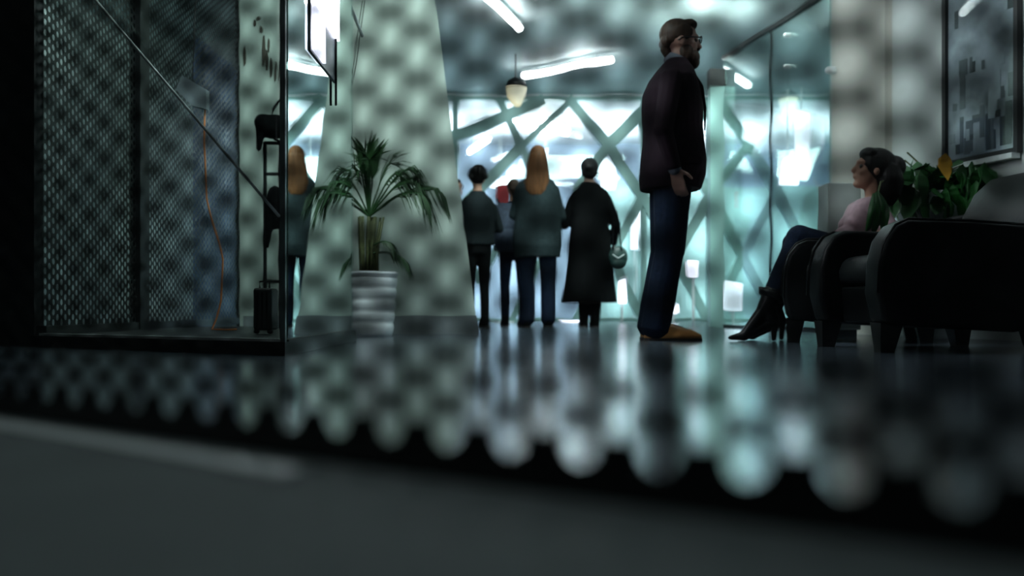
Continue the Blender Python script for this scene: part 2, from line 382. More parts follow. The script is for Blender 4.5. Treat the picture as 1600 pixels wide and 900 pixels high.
# ---------------------------------------------------------------- far booth: plinth, front glass, side glass, mesh wall
bt = thing('glass_booth', 'dark plinth booth enclosed in glass with slim corner post, left of the white pier', 'booth', (-1.6, 5.0, 0))
OFF = (-1.6, 5.0, 0)
def bo(name, bm, m, **k): return obj(name, bm, m, bt, off=OFF, **k)
fa, fb = V((-0.90, 3.90)), V((-2.25, 4.758))
b = NB(); q = [(-0.88, 3.86), (-0.88, 5.62), (-1.9, 7.0), (-2.3, 7.0), (-2.3, 4.74)]
vb = [b.verts.new((x, y, 0)) for x, y in q]; vt = [b.verts.new((x, y, .055)) for x, y in q]
b.faces.new(vb[::-1]); b.faces.new(vt)
for i in range(5): b.faces.new([vb[i], vb[(i+1) % 5], vt[(i+1) % 5], vt[i]])
bo('plinth', b, M['black'])
b = NB(); slab(b, fa, fb, 0.02, 0.055, 0.066); bo('sill_channel', b, M['alu'])
b = NB(); slab(b, (-0.89, 3.93), (-0.89, 5.6), 0.02, 0.055, 0.063); bo('sill_channel', b, M['black'])
b = NB(); slab(b, fa.lerp(fb, .02), fa.lerp(fb, .99), 0.01, 0.067, 2.6); bo('front_pane', b, M['glass'])
b = NB(); slab(b, (-0.89, 3.94), (-0.89, 5.5), 0.01, 0.067, 2.6); bo('side_pane', b, M['mirrorglass'])
b = NB(); box(b, (-0.908, 3.892, 0.055), (-0.886, 3.914, 2.6)); bo('corner_post', b, mat('post_grey_green', (0.14, 0.18, 0.18), 0.4, metal=0.3))
b = NB(); box(b, (-0.9, 5.5, 0.055), (-0.88, 5.52, 2.6)); bo('edge_strip', b, M['glass'])
pr0 = P(436, 338, 3.87); pr1 = V((-1.865, 4.46, P(155, 0, 4.46).z)); dd = (pr1-pr0)
b = NB(); tube(b, [pr0, pr0+dd*1.4], 0.006); bo('brace_rod', b, M['alu'], smooth=True)
b = NB(); c = P(519, 165, 4.93); c.x = -0.872; tube(b, [c, c+V((0, 0, .95))], 0.006); bo('bar_handle', b, M['black'], smooth=True)
b = NB(); p0 = P(566, 57, 6.0); p1 = P(540, -10, 5.6); tube(b, [p0, p1, p1+(p1-p0)*1.2], 0.011); rod2 = obj('stay_rod', b, M['alu'], smooth=True)
tag(rod2, 'short slim metal stay rod slanting down at top in front of the white pier', 'rod')
# glowing panel added on the side glass in place of a mirrored lamp
lp = thing('mirrored_light', 'bright white glow with narrower lower strip, added for a lamp mirrored in the booth side glass', 'mirrored light', (-0.87, 4.7, 1.3))
b = NB(); box(b, (-0.878, 4.35, 1.52), (-0.862, 4.98, 2.3)); obj('upper_glow', b, M['panel'], lp, off=(-0.87, 4.7, 1.3))
b = NB(); box(b, (-0.878, 4.36, 1.32), (-0.864, 4.62, 1.52)); obj('lower_glow', b, M['violet'], lp, off=(-0.87, 4.7, 1.3))
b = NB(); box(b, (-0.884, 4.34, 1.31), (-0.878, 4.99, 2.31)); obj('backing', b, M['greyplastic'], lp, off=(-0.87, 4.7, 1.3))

# mesh wall (sharp, at left)
mw = thing('mesh_screen_wall', 'dark perforated metal wall with fine round holes, in two bays at far left', 'mesh wall', (-2.25, 6.5, 0))
MO = (-2.25, 6.5, 0)
PM = 0.05
for y0, y1 in ((4.76, 5.97), (6.08, 8.25)):
    b = NB(); perforated(b, (-2.25, y0), (-2.25, y1), 0.09, 2.79, PM, PM*0.866, PM*0.66, t=0.002, seg=8)
    obj('perforated_sheet', b, M['mesh'], mw, off=MO)
b = NB(); box(b, (-2.28, 5.95, 0.0), (-2.22, 6.10, 2.85)); obj('post', b, M['black'], mw, off=MO)
b = NB(); box(b, (-2.28, 8.22, 0.0), (-2.22, 8.32, 2.85)); obj('post', b, M['black'], mw, off=MO)
b = NB(); box(b, (-2.28, 4.76, 2.79), (-2.22, 8.32, 2.85)); obj('top_rail', b, M['black'], mw, off=MO)
b = NB(); box(b, (-2.275, 4.76, 0.055), (-2.225, 8.32, 0.10)); obj('bottom_rail', b, M['black'], mw, off=MO)
# things behind / before the mesh
b = NB(); slab(b, (-2.62, 5.50), (-2.66, 5.60), .03, 0, 2.7); tag(obj('pale_post', b, mat('pale_blue_paint', (0.5, 0.62, 0.8), .5, var=.05)), 'narrow pale blue upright post seen behind the left edge of the mesh wall', 'post')
b = NB(); box(b, (-2.62, 8.2, 0.03), (-2.6, 9.6, 2.4)); bl = obj('blue_lit_banner', b, M['bluecloth']); tag(bl, 'tall cloth hanging behind the right edge of the mesh wall, blue light put into its colour', 'banner')  # blue light behind the mesh is put into the cloth's colour
b = NB()
n = 14
for i in range(n):
    y = 8.2+1.4*i/n; tube(b, [(-2.59, y, 0.03), (-2.59+.02*math.sin(i), y, 2.4)], 0.03, 6)
o = obj('fold', b, M['bluecloth'], bl); o['kind'] = 'stuff'
jb = thing('junction_box', 'small grey slanted box hanging inside the booth at top of an orange cable', 'box', P(300, 150, 5.6))
b = NB(); c = P(298, 145, 5.6)
pts = [P(275, 140, 5.55), P(284, 118, 5.55), P(322, 140, 5.55), P(322, 170, 5.55), P(300, 165, 5.55)]
va = [b.verts.new(p) for p in pts]; vc = [b.verts.new(p+V((0, .06, 0))) for p in pts]
b.faces.new(va); b.faces.new(vc[::-1])
for i in range(5): b.faces.new([va[i], vc[i], vc[(i+1) % 5], va[(i+1) % 5]])
obj('case', b, M['greyplastic'], jb, off=P(300, 150, 5.6))
b = NB(); tube(b, [c+V((0, .03, .02)), c+V((0.02, .03, .6)), c+V((0.02, .03, 1.9))], 0.004); obj('hanger_wire', b, M['black'], jb, off=P(300, 150, 5.6))
b = NB(); pts = [(320, 170), (319, 220), (321, 265), (323, 310), (331, 345), (343, 380), (348, 405), (347, 440), (345, 470), (338, 500), (334, 514), (345, 515), (372, 515)]
tube(b, [P(x, y, 5.58) if y < 510 else V((P(x, y, 5.58).x, 5.55, .066)) for x, y in pts], 0.005, 6)
tag(obj('orange_cable', b, M['orange'], smooth=True), 'thin orange cable hanging down inside the booth before the mesh', 'cable')

# black items at the pier behind the booth glass
YB = 6.35
ht = thing('stand', 'slim black upright luggage stand against the pier behind glass', 'stand', (P(425, 520, YB).x, YB, 0.0)); HO = tuple(ht.location)
b = NB()
for px in (414, 438):
    p = P(px, 222, YB); bar(b, (p.x, YB, 0.02), (p.x, YB, p.z), 0.02, 0.02)
obj('upright', b, M['black'], ht, off=HO)
for py in (224, 272, 330, 440):
    b = NB(); bar(b, P(414, py, YB), P(438, py, YB), 0.02, 0.02); obj('crossbar', b, M['black'], ht, off=HO)
b = NB(); p = P(414, 400, YB); q = P(438, 400, YB); box(b, (p.x-.03, YB-.1, 0.0), (q.x+.03, YB+.12, 0.02)); obj('base_plate', b, M['black'], ht, off=HO)
bk = thing('backpack', 'black backpack slung from the top of the luggage stand behind glass', 'backpack', P(425, 205, YB-.1)); BO = tuple(bk.location)
b = NB(); ell(b, P(428, 198, YB-.1), (.10, .08, .08)); ell(b, P(412, 192, YB-.12), (.06, .06, .06)); cap(b, P(406, 195, YB-.12), P(405, 232, YB-.12), .035, .02)
o = fuse('body', b, M['blackcloth'], None, .012, 4); o.data.transform(Matrix.Translation(-V(BO))); o.parent = bk
b = NB(); tube(b, [P(x, y, YB-.12) for x, y in ((424, 183), (427, 170), (434, 160), (444, 152), (450, 150))], .008); obj('strap', b, M['blackcloth'], bk, off=BO)
b = NB(); tube(b, [P(x, y, YB-.12) for x, y in ((424, 208), (430, 218), (440, 222), (448, 216))], .008); obj('strap', b, M['blackcloth'], bk, off=BO)
b = NB(); ell(b, P(430, 315, YB-.12), (.055, .06, .10)); cap(b, P(424, 320, YB-.12), P(417, 385, YB-.12), .05, .015); cap(b, P(433, 320, YB-.12), P(432, 352, YB-.12), .045, .03)
bg = fuse('shoulder_bag', b, M['blackcloth'], None, .012, 4); tag(bg, 'limp black bag hanging halfway down the luggage stand', 'bag')
sc = thing('suitcase', 'upright black suitcase on the booth floor left of the corner post', 'suitcase', (P(413, 500, 5.0).x, 5.0, 0.055)); SO = tuple(sc.location)
b = NB(); p, q = P(399, 450, 5.0), P(428, 450, 5.0); box(b, (p.x, 4.95, .075), (q.x, 5.1, p.z)); o = obj('shell', b, M['black'], sc, off=SO); bevel(o, .015, 3)
b = NB(); tube(b, [P(406, 450, 5.02), P(406, 440, 5.02), P(421, 440, 5.02), P(421, 450, 5.02)], .005); obj('handle', b, M['black'], sc, off=SO)
for px in (403, 424):
    b = NB(); c = P(px, 500, 5.0); cap(b, (c.x, 4.97, .0705), (c.x, 4.985, .0705), .014, .014); obj('wheel', b, M['black'], sc, off=SO)
for k in range(3):
    b = NB(); x = p.x+(q.x-p.x)*(k+1)/4; box(b, (x-.004, 4.943, .09), (x+.004, 4.952, p.z-.02)); obj('rib', b, M['blackcloth'], sc, off=SO)

# ---------------------------------------------------------------- near perforated screen and platform
PN = 0.0385
def near(px):
    v = 52+0.0425*(px-50); D = PN*F/v; return V(((px-800)/F*D, D))
na = near(-330); nb = near(2050); _d = (na-nb).normalized(); nb = nb-_d*PN*.79*12; na = na+_d*PN*.79*8
ns = thing('perforated_screen', 'near black perforated metal sheet with big round holes, out of focus across the whole view', 'screen', (0.0, 0.75, 0.06)); NO = (0.0, 0.75, 0.06)
ZB = CH-2.92*PN
b = NB(); s0, LL, HH, pt = perforated(b, nb, na, ZB, ZB+22*PN+.001, PN, PN*0.79, PN*0.73, t=0.0012, seg=16)
obj('perforated_sheet', b, M['mesh'], ns, off=NO)
b = NB(); slab(b, nb, na, 0.006, 0.06, ZB+0.002); obj('bottom_rail', b, M['black'], ns, off=NO)
b = NB(); slab(b, nb, na, 0.012, ZB+22*PN, ZB+22*PN+.03); obj('top_rail', b, M['black'], ns, off=NO)
b = NB(); d = (na-nb).normalized(); nn = V((-d.y, d.x))
if nn.y > 0: nn = -nn
q = [nb, na, na+nn*1.6, nb+nn*1.6]
e = -nn*0.01
hexa(b, [(p.x, p.y, 0) for p in (q[0]+e, q[1]+e, q[2], q[3])]+[(p.x, p.y, 0.0595) for p in (q[0]+e, q[1]+e, q[2], q[3])])
pl = obj('platform', b, M['platform']); tag(pl, 'matte dark grey platform surface in the foreground under the camera', 'platform')
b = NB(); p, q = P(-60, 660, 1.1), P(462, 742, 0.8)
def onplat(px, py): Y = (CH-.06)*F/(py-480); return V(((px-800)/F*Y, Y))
slab(b, onplat(-60, 655), onplat(460, 741), 0.03, 0.0597, 0.0625); st = obj('platform_glint', b, M['alu']); tag(st, 'pale strip standing in for light reflected along the platform edge, lower left', 'strip')  # pale strip added for the light reflected on the platform

# ---------------------------------------------------------------- lights that show
def tube_light(label, a, c, r=0.03):
    a = V(a); c = V(c); t = thing('tube_light', label, 'light', (a+c)/2, group='white tube lights'); off = tuple((a+c)/2)
    b = NB(); tube(b, [a, c], r, 10); obj('tube', b, M['tube'], t, off=off, smooth=True)
    b = NB(); up = V((0, 0, r+.01)); bar(b, a+up, c+up, .05, .02); obj('housing', b, M['alu'], t, off=off)
    if max(a.z, c.z) < 2.97:
        for f in (.15, .85):
            p = a.lerp(c, f)+up; b = NB(); tube(b, [p, (p.x, p.y, 2.99)], .004, 6); obj('hanger', b, M['black'], t, off=off)
def onceil(px, py, z): Y = (z-CH)*F/(480-py); return V(((px-800)/F*Y, Y, z))
tube_light('long white ceiling tube light left of centre, cut by the top edge', onceil(811, 44, 2.9), onceil(735, -30, 2.9), .036)
tube_light('long white tube light in the middle of the ceiling, above the auburn-haired woman', onceil(818, 119, 2.9), onceil(956, 93, 2.9), .036)
tube_light('white tube light seen through the lattice, slanting above the auburn-haired woman', P(803, 186, 14.3), P(850, 206, 13.7), .04)
tube_light('short thick white tube light through the lattice, right of the auburn hair', P(845, 183, 14.4), P(884, 205, 13.7), .07)
tube_light('small white tube light through the lattice near the pier', P(732, 238, 15.2), P(764, 218, 14.2), .04)
tube_light('white tube light low through the lattice near the post', P(1005, 185, 14.2), P(1040, 210, 13.8), .04)
tube_light('white ceiling tube over the office behind the teal glass', V((3.6, 9.0, 2.7)), V((3.3, 10.0, 2.7)), .04)
tube_light('white tube light above the lounge, seen mirrored in the picture glass', V((1.2, 6.75, 2.62)), V((0.7, 7.35, 2.62)), .03)
# bright spots and reflections of the atrium, added as glowing plates
boxes = [('tall narrow added glow between auburn-haired woman and wall', 848, 228, 858, 268, 16.5), ('lit white display panel behind the black coat woman\'s head', 935, 245, 962, 292, 16.4),
 ('upright white added glow right of the black coat', 962, 432, 984, 474, 12.8), ('low glowing box on the floor left of the black coat\'s feet', 868, 500, 908, 515, 12.6),
 ('round bright added glow near the teal post', 1108, 250, 1130, 280, 13.0), ('lit square display by the man\'s knees', 1073, 404, 1096, 432, 12.8), ('small lit block by the man\'s ankles', 1048, 472, 1062, 490, 12.8),
 ('wide added glow behind the glass above the boot', 1128, 435, 1165, 485, 12.0), ('long white added glow above the shoulders of the group', 762, 280, 802, 292, 16.3),
 ('tall pale lit panel behind the man\'s back', 985, 305, 1002, 390, 16.4), ('pale lit panel in front of the man\'s belly', 1098, 170, 1108, 245, 16.4), ('hanging wedge-shaped added glow behind the glass', 1240, 170, 1270, 262, 12.5), ('pale added glow high behind the glass', 1215, 240, 1250, 290, 12.6)]
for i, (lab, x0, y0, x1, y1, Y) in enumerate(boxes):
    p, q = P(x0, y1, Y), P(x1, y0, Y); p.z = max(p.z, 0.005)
    t = thing('bright_patch', lab, 'glow_patch', ((p.x+q.x)/2, Y, p.z), group='added glowing patches of the atrium'); off = tuple(t.location)
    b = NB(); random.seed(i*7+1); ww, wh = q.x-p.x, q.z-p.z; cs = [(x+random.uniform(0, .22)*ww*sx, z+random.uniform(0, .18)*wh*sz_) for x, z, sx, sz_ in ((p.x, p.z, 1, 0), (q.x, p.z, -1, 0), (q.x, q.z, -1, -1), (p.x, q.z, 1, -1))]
    hexa(b, [(x, Y, z) for x, z in cs]+[(x, Y+.05, z) for x, z in cs]); o = obj('glow_plate', b, M['violet'], t, off=off); bevel(o, .02, 2)
    b = NB(); hexa(b, [(x, Y+.051, z) for x, z in cs]+[(x, Y+.08, z) for x, z in cs]); obj('backing', b, M['alu'], t, off=off)
    if p.z > .1:
        b = NB(); x = (p.x+q.x)/2
        if p.z > 1.6: tube(b, [(x, Y+.075, q.z), (x, Y+.075, 2.97)], .012, 6)
        else: tube(b, [(x, Y+.075, 0), (x, Y+.075, p.z+.02)], .02, 6)
        obj('pole', b, M['alu'], t, off=off)
# pendant lamp
pn = thing('pendant_lamp', 'cream tapered pendant lamp hanging left of centre under the ceiling', 'lamp', P(806, 150, 11)); off = tuple(pn.location)
b = NB(); c = P(806, 150, 11)
loft(b, [(c.x+.02, c.y, c.z-.11, .035, .035), (c.x+.015, c.y, c.z-.08, .06, .06), (c.x, c.y, c.z, .10, .10), (c.x, c.y, c.z+.09, .115, .115)], 16, 2); obj('shade', b, M['shade'], pn, off=off, smooth=True)
b = NB(); loft(b, [(c.x, c.y, c.z+.09, .12, .12), (c.x, c.y, c.z+.16, .09, .09), (c.x, c.y, c.z+.2, .02, .02)], 16, 2); obj('cap', b, M['black'], pn, off=off, smooth=True)
b = NB(); tube(b, [(c.x, c.y, c.z+.19), (c.x, c.y, 2.99)], .008); obj('cord', b, M['black'], pn, off=off)
# thin wires before the pier
for lab, pts in (('thin dark wire hanging down slanting left across the booth glass reflection', [(566, 0), (552, 100), (546, 140), (520, 250), (505, 310)]), ('thin dark wire dropping straight to the palm top', [(570, 0), (556, 100), (547, 145), (550, 220), (554, 262)])):
    b = NB(); tube(b, [P(x, y, 6.9) for x, y in pts], .0035, 6); tag(obj('wire', b, M['black']), lab, 'wire')

# ---------------------------------------------------------------- people
def head(bm, mtx, male=False):
    t = NB()
    ell(t, (-.012, 0, .035), (.098, .077, .093)); ell(t, (.022, 0, -.03), (.066, .058, .083)); ell(t, (.052, 0, -.092), (.03, .03, .024))
    cap(t, (.086, 0, .018), (.104, 0, -.022), .009, .014); ell(t, (.072, 0, .033), (.024, .048, .014)); ell(t, (.084, 0, -.052), (.013, .024, .011))
    ell(t, (.05, .035, -.02), (.03, .025, .03)); ell(t, (.05, -.035, -.02), (.03, .025, .03))
    for s in (-1, 1): ell(t, (-.008, s*.076, -.002), (.019, .011, .032))
    bmesh.ops.transform(t, matrix=mtx, verts=t.verts[:]); me = bpy.data.meshes.new('t'); t.to_mesh(me); t.free(); bm.from_mesh(me); bpy.data.meshes.remove(me)
def hand(bm, w_, d, n, thumb=1, curl=0.35, sc=1.0):
    d = V(d).normalized(); n = V(n); n = (n-d*n.dot(d)).normalized(); s = d.cross(n)*thumb; w_ = V(w_)
    for k in (-.028, -.009, .010, .028): cap(bm, w_+s*k*.6*sc, w_+(d*.088+s*k)*sc, .013*sc, .011*sc, 8)
    for k, ln in ((.029, .072), (.010, .080), (-.010, .074), (-.028, .058)):
        p = w_+(d*.088+s*k)*sc; a = curl*.6
        for fr, r0, r1 in ((.45, .0092, .0086), (.31, .0086, .0080), (.24, .0080, .0070)):
            dd = d*math.cos(a)+n*math.sin(a); q = p+dd*ln*fr*sc; cap(bm, p, q, r0*sc, r1*sc, 8); p = q; a += curl
    p = w_+(d*.022+s*.024)*sc; dd = (d*.62+s*.72+n*.3).normalized(); q = p+dd*.045*sc; cap(bm, p, q, .013*sc, .0105*sc, 8)
    dd = (d*.85+s*.35+n*.4).normalized(); cap(bm, q, q+dd*.032*sc, .0105*sc, .009*sc, 8)
def eyes_on(parent, mtx):
    for s in (-1, 1):
        b = NB(); ell(b, (.071, s*.031, .008), (.013, .013, .012)); bmesh.ops.transform(b, matrix=mtx, verts=b.verts[:])
        obj('eye', b, M_eye, parent, smooth=True)
M_eye = mat('eye', (0.05, 0.04, 0.035), 0.2)

def standing(label, loc, rz, H, torso, hem, top_m, leg_m, shoe_m, arms, hair, hair_m, skin_m, stance=0.09, voxel=.01, headtilt=0, headturn=0, shirt=None, hx=0.0, skirt=False, sole=True, topname='coat', leg_r=(.085, .06, .048), shoe_len=.27, hand_in=False, long_hem=None):
    """figure facing local +x.  torso: list of (z, xback, xfront, halfwidth) at H"""
    root = thing('person', label, 'person', loc, rz); k = H/1.75
    # body
    b = NB()
    HM = Matrix.Translation((hx, 0, H-.118*k)) @ Euler((0, R(headtilt), R(headturn))).to_matrix().to_4x4() @ Matrix.Scale(k, 4)
    head(b, HM)
    sz = torso[-1][0]
    nx = (torso[-1][1]+torso[-1][2])/2
    cap(b, (nx, 0, sz-.05), (hx-.01, 0, H-.17*k), .062*k, .056*k)
    loft(b, [((f+bk)/2, 0, z, (f-bk)/2*.82, w_*.80) for z, bk, f, w_ in torso])
    hipz = .50*H
    lx = (torso[0][1]+torso[0][2])/2
    legs = []
    for s in (-1, 1):
        hp = V((lx, s*stance*.9, hipz)); kn = V((.02+lx*.5, s*stance, .285*H)); an = V((-.02, s*stance, .05*H)); legs.append((hp, kn, an, s))
        cap(b, hp, kn, .075*k, .05*k); cap(b, kn, an, .05*k, .036*k); cap(b, an, an+V((.14, 0, -.03)), .035, .025)
    for sh, el, wr, hd, hn, th, curl in arms:
        cap(b, sh, el, .045*k, .036*k); cap(b, el, wr, .036*k, .025*k); hand(b, wr, hd, hn, th, curl, k)
    fuse('body', b, skin_m, root, voxel, 3)
    eyes_on(root, HM)
    # top
    b = NB(); loft(b, [((f+bk)/2, 0, z, (f-bk)/2, w_) for z, bk, f, w_ in torso if z >= hem-.001])
    for sh, el, wr, hd, hn, th, curl in arms:
        sh, el, wr = V(sh), V(el), V(wr); e2 = el.lerp(wr, .93); cap(b, sh, el, .064*k, .056*k); cap(b, el, e2, .056*k, .042*k)
    ot = fuse(topname, b, top_m, root, voxel, 3)
    if shirt:
        for sh, el, wr, hd, hn, th, curl in arms:
            el, wr = V(el), V(wr); b = NB(); d_ = (wr-el).normalized(); cap(b, wr-d_*.03, wr+d_*.005, .037*k, .037*k); obj('cuff', b, shirt, root, smooth=True)
        b = NB(); tube(b, [(nx-.01, 0, sz-.03), (nx+.01, 0, sz+.012)], [.07*k, .062*k], 16); obj('collar', b, shirt, root, smooth=True)
    # legs
    b = NB()
    for hp, kn, an, s in legs:
        cap(b, hp, kn, leg_r[0]*k*1.12, leg_r[1]*k*1.1, 14); cap(b, kn, an, leg_r[1]*k*1.1, leg_r[2]*k*1.15, 14)
    loft(b, [(lx, 0, hipz-.06, .10*k, .14*k), (lx, 0, hipz+.04, .115*k, .165*k), (lx, 0, hipz+.14, .11*k, .16*k)])
    fuse('trousers', b, leg_m, root, voxel, 3)
    for hp, kn, an, s in legs:
        b = NB(); x = an.x; L = shoe_len
        loft(b, [(x-.07+L/2, s*stance, .014, L/2, .047), (x-.07+L/2, s*stance, .035, L/2*.98, .046), (x-.075+L/2*.86, s*stance, .06, L/2*.84, .042), (x-.075+L*.3, s*stance, .085, L*.28, .038), (x-.07+L*.22, s*stance, .11, L*.19, .036)], 20, 2.3)
        so = obj('shoe', b, shoe_m, root, smooth=True)
        b = NB(); loft(b, [(x-.07+L/2, s*stance, 0.0, L/2*1.01, .048), (x-.07+L/2, s*stance, .016, L/2*1.02, .049)], 20, 2.3); obj('sole', b, M['sole'], so)
    # hair
    b = NB(); hair(b, k); bmesh.ops.transform(b, matrix=HM, verts=b.verts[:]); fuse('hair', b, hair_m, root, max(.006, voxel*.8), 2)
    return root, HM, k

def hair_short(b, k):
    ell(b, (-.024, 0, .045), (.097, .080, .090)); ell(b, (.04, 0, .098), (.05, .058, .030)); cap(b, (-.085, -.03, .0), (-.085, .03, .0), .035, .035); cap(b, (-.08, 0, -.04), (-.07, 0, -.06), .035, .03)
    for s in (-1, 1): ell(b, (-.0, s*.07, .045), (.055, .016, .045))
def hair_bun(b, k):
    ell(b, (-.025, 0, .035), (.108, .098, .104)); ell(b, (-.05, 0, -.025), (.075, .09, .075)); ell(b, (-.11, .01, .02), (.05, .055, .05))
def hair_long(b, k):
    ell(b, (-.022, 0, .04), (.104, .086, .096)); rings_ = [(-.05, 0, .03, .08, .088), (-.06, 0, -.08, .078, .102), (-.075, 0, -.17, .06, .118), (-.09, .01, -.25, .045, .122), (-.10, .015, -.31, .032, .11), (-.105, .02, -.36, .02, .07)]
    loft(b, rings_[::-1], 20, 2.2)
def hair_curly(b, k):
    random.seed(3); ell(b, (-.025, 0, .04), (.104, .088, .098))
    for i in range(26):
        th = random.random()*6.28; ph = random.uniform(-.2, 1.3)
        ell(b, (-.045+.095*math.cos(th)*math.cos(ph)*.8-.01, .09*math.sin(th)*math.cos(ph), .03+.095*math.sin(ph)), (.03, .028, .028))

# --- the man, in profile facing right
YM = 5.7; kx = YM/F
def mx(px): return (px-1027)*kx
def mz(py): return CH+(480-py)*kx
mt = [(mz(297), mx(1001), mx(1094), .20), (mz(275), mx(999.5), mx(1101), .215), (mz(251), mx(1001), mx(1102.5), .215), (mz(225), mx(1004), mx(1099), .205), (mz(200), mx(1005), mx(1096.5), .205), (mz(170), mx(1003), mx(1097), .22),
      (mz(148), mx(1004), mx(1093), .235), (mz(128), mx(1013), mx(1087), .235), (mz(113), mx(1024), mx(1082), .19), (mz(102), mx(1034), mx(1077), .12), (mz(94), mx(1042), mx(1073), .08)]
arms = [((mx(1040), -.20, mz(136)), (mx(1024), -.29, mz(215)), (mx(1042), -.262, mz(272)), (.25, .02, -1), (.6, 1, 0), 1, .30),
        ((mx(1040), .20, mz(136)), (mx(1030), .29, mz(215)), (mx(1050), .262, mz(268)), (.35, -.1, -1), (.4, -1, 0), -1, .35)]
man, HM, k = standing('tall bearded man in dark blazer, navy trousers and tan shoes standing in profile', P(1027, 480, YM)*1, 0, 1.825, mt, mz(297), M['blazer'], M['navy'], M['tan'], arms, hair_short, M['hairb'], M['skin'],
                      stance=.085, voxel=.007, shirt=M['shirt'], hx=mx(1064), topname='blazer', leg_r=(.105, .078, .075), shoe_len=.33)
man.location = (P(1027, 480, YM).x, YM, 0)
b = NB(); ell(b, (.055, 0, -.080), (.050, .056, .048)); ell(b, (.068, 0, -.105), (.036, .038, .040)); ell(b, (.02, .05, -.06), (.04, .016, .045)); ell(b, (.02, -.05, -.06), (.04, .016, .045)); ell(b, (.094, 0, -.036), (.012, .03, .008))
bmesh.ops.transform(b, matrix=HM, verts=b.verts[:]); fuse('beard', b, M['hairb'], man, .005, 2)
gl = bpy.data.objects.new('glasses', None); C.objects.link(gl); gl.parent = man
b = NB()
for s in (-1, 1):
    ring = [HM @ V((.103, s*(.034+.027*math.cos(t)), .010+.019*math.sin(t))) for t in [i*math.pi/8 for i in range(17)]]; tube(b, ring, .003, 6)
    tube(b, [HM @ V((.101, s*.060, .016)), HM @ V((.05, s*.080, .014)), HM @ V((-.01, s*.086, .010)), HM @ V((-.03, s*.085, -.006))], .0042, 6)
tube(b, [HM @ V((.106, -.008, .013)), HM @ V((.109, 0, .016)), HM @ V((.106, .008, .013))], .003, 6)
obj('spectacle_frame', b, M['black'], gl, smooth=True)
for s in (-1, 1):
    b = NB(); vs = [b.verts.new(HM @ V((.103, s*(.034+.026*math.cos(t)), .010+.018*math.sin(t)))) for t in [i*math.pi/8 for i in range(16)]]; b.faces.new(vs); obj('lens', b, M['lens'], gl)
# lapel, pocket flap, vent as real strips on the near side of the blazer
b = NB(); tube(b, [(mx(1078), -.05, mz(112)), (mx(1092), -.085, mz(140)), (mx(1099), -.05, mz(172)), (mx(1100), -.02, mz(205))], [.006, .011, .009, .004], 8); obj('lapel', b, M['blazer'], man, smooth=True)
b = NB(); hexa(b, [(mx(1062), -.218, mz(262)), (mx(1086), -.19, mz(262)), (mx(1086), -.18, mz(262)), (mx(1062), -.20, mz(262)), (mx(1062), -.218, mz(252)), (mx(1086), -.19, mz(252)), (mx(1086), -.18, mz(252)), (mx(1062), -.20, mz(252))]); obj('pocket_flap', b, M['blazer'], man)
fl = bpy.data.objects.new

# --- generic women's torso (local, H = 1.65), facing +x
def wtorso(H, lo=.52, ws=.205, hipw=.19, flare=None):
    k = H/1.65
    base = [(.86, -.13, .12, hipw), (.98, -.12, .115, hipw*.92), (1.08, -.11, .11, hipw*.86), (1.20, -.115, .13, hipw*.93), (1.28, -.12, .125, ws), (1.335, -.11, .10, ws*.86), (1.375, -.09, .07, ws*.56), (1.42, -.065, .045, .07)]
    r = [(z*k, a*k, c*k, w_*k) for z, a, c, w_ in base]
    if flare: r = [(z*k, a*k, c*k, w_*k) for z, a, c, w_ in flare]+r
    return r
# auburn woman: back to camera, poncho, arms bent forward
YW = 9.3; kw = YW/F; H = 1.685
tb = wtorso(H, flare=[(.64, -.13, .12, .21), (.75, -.15, .13, .225)], hipw=.225, ws=.185)
armsb = [((0, -.155, 1.275), (.02, -.215, 1.04), (.17, -.15, .98), (1, .3, -.2), (0, .3, -1), 1, .5), ((0, .155, 1.275), (.06, .22, 1.06), (.25, .14, 1.20), (.9, -.3, .5), (0, -1, 0), -1, .5)]
standing('woman with long auburn hair in slate grey poncho and jeans, seen from behind', (P(840, 480, YW).x, YW, 0), R(90), H, tb, .64, M['slate'], M['navy'], M['blackcloth'], armsb, hair_long, M['hairr'], M['skin2'], stance=.10, voxel=.011, topname='poncho', leg_r=(.105, .075, .07))
# black coat woman
YC = 9.5; H = 1.60
tc_ = wtorso(H, flare=[(.24, -.22, .21, .275), (.45, -.19, .18, .245), (.65, -.165, .15, .22)], hipw=.205, ws=.20)
armsc = [((0, -.16, 1.205), (-.02, -.25, .98), (.10, -.24, .80), (.3, 0, -1), (0, 1, 0), 1, .5), ((0, .16, 1.205), (.04, .24, .98), (.24, .16, 1.06), (1, -.3, .2), (0, -1, 0), -1, .5)]
pc, _, _ = standing('woman with dark hair bun in long flared black coat, seen from behind', (P(921, 480, YC).x, YC, 0), R(90), H, tc_, .22, M['blackcloth'], M['blackcloth'], M['blackcloth'], armsc, hair_bun, M['hairk'], M['skin'], stance=.055, voxel=.012, topname='coat')
hb = thing('handbag', 'round dark green handbag hanging at the right side of the black coat', 'handbag', P(966, 400, 9.3)); off = tuple(hb.location)
b = NB(); ell(b, P(966, 402, 9.3), (.095, .05, .11)); ell(b, P(966, 412, 9.3), (.08, .055, .06)); o = fuse('bag_body', b, M['greenbag'], None, .01, 3); o.data.transform(Matrix.Translation(-V(off))); o.parent = hb
b = NB(); tube(b, [P(x, y, 9.25) for x, y in ((958, 392), (957, 370), (958, 345), (963, 330), (968, 350), (969, 375), (972, 392))], .008); obj('strap', b, M['blackcloth'], hb, off=off)
b = NB(); tube(b, [P(x, y, 9.24) for x, y in ((957, 398), (966, 404), (976, 398))], .005); obj('trim', b, M['alu'], hb, off=off)
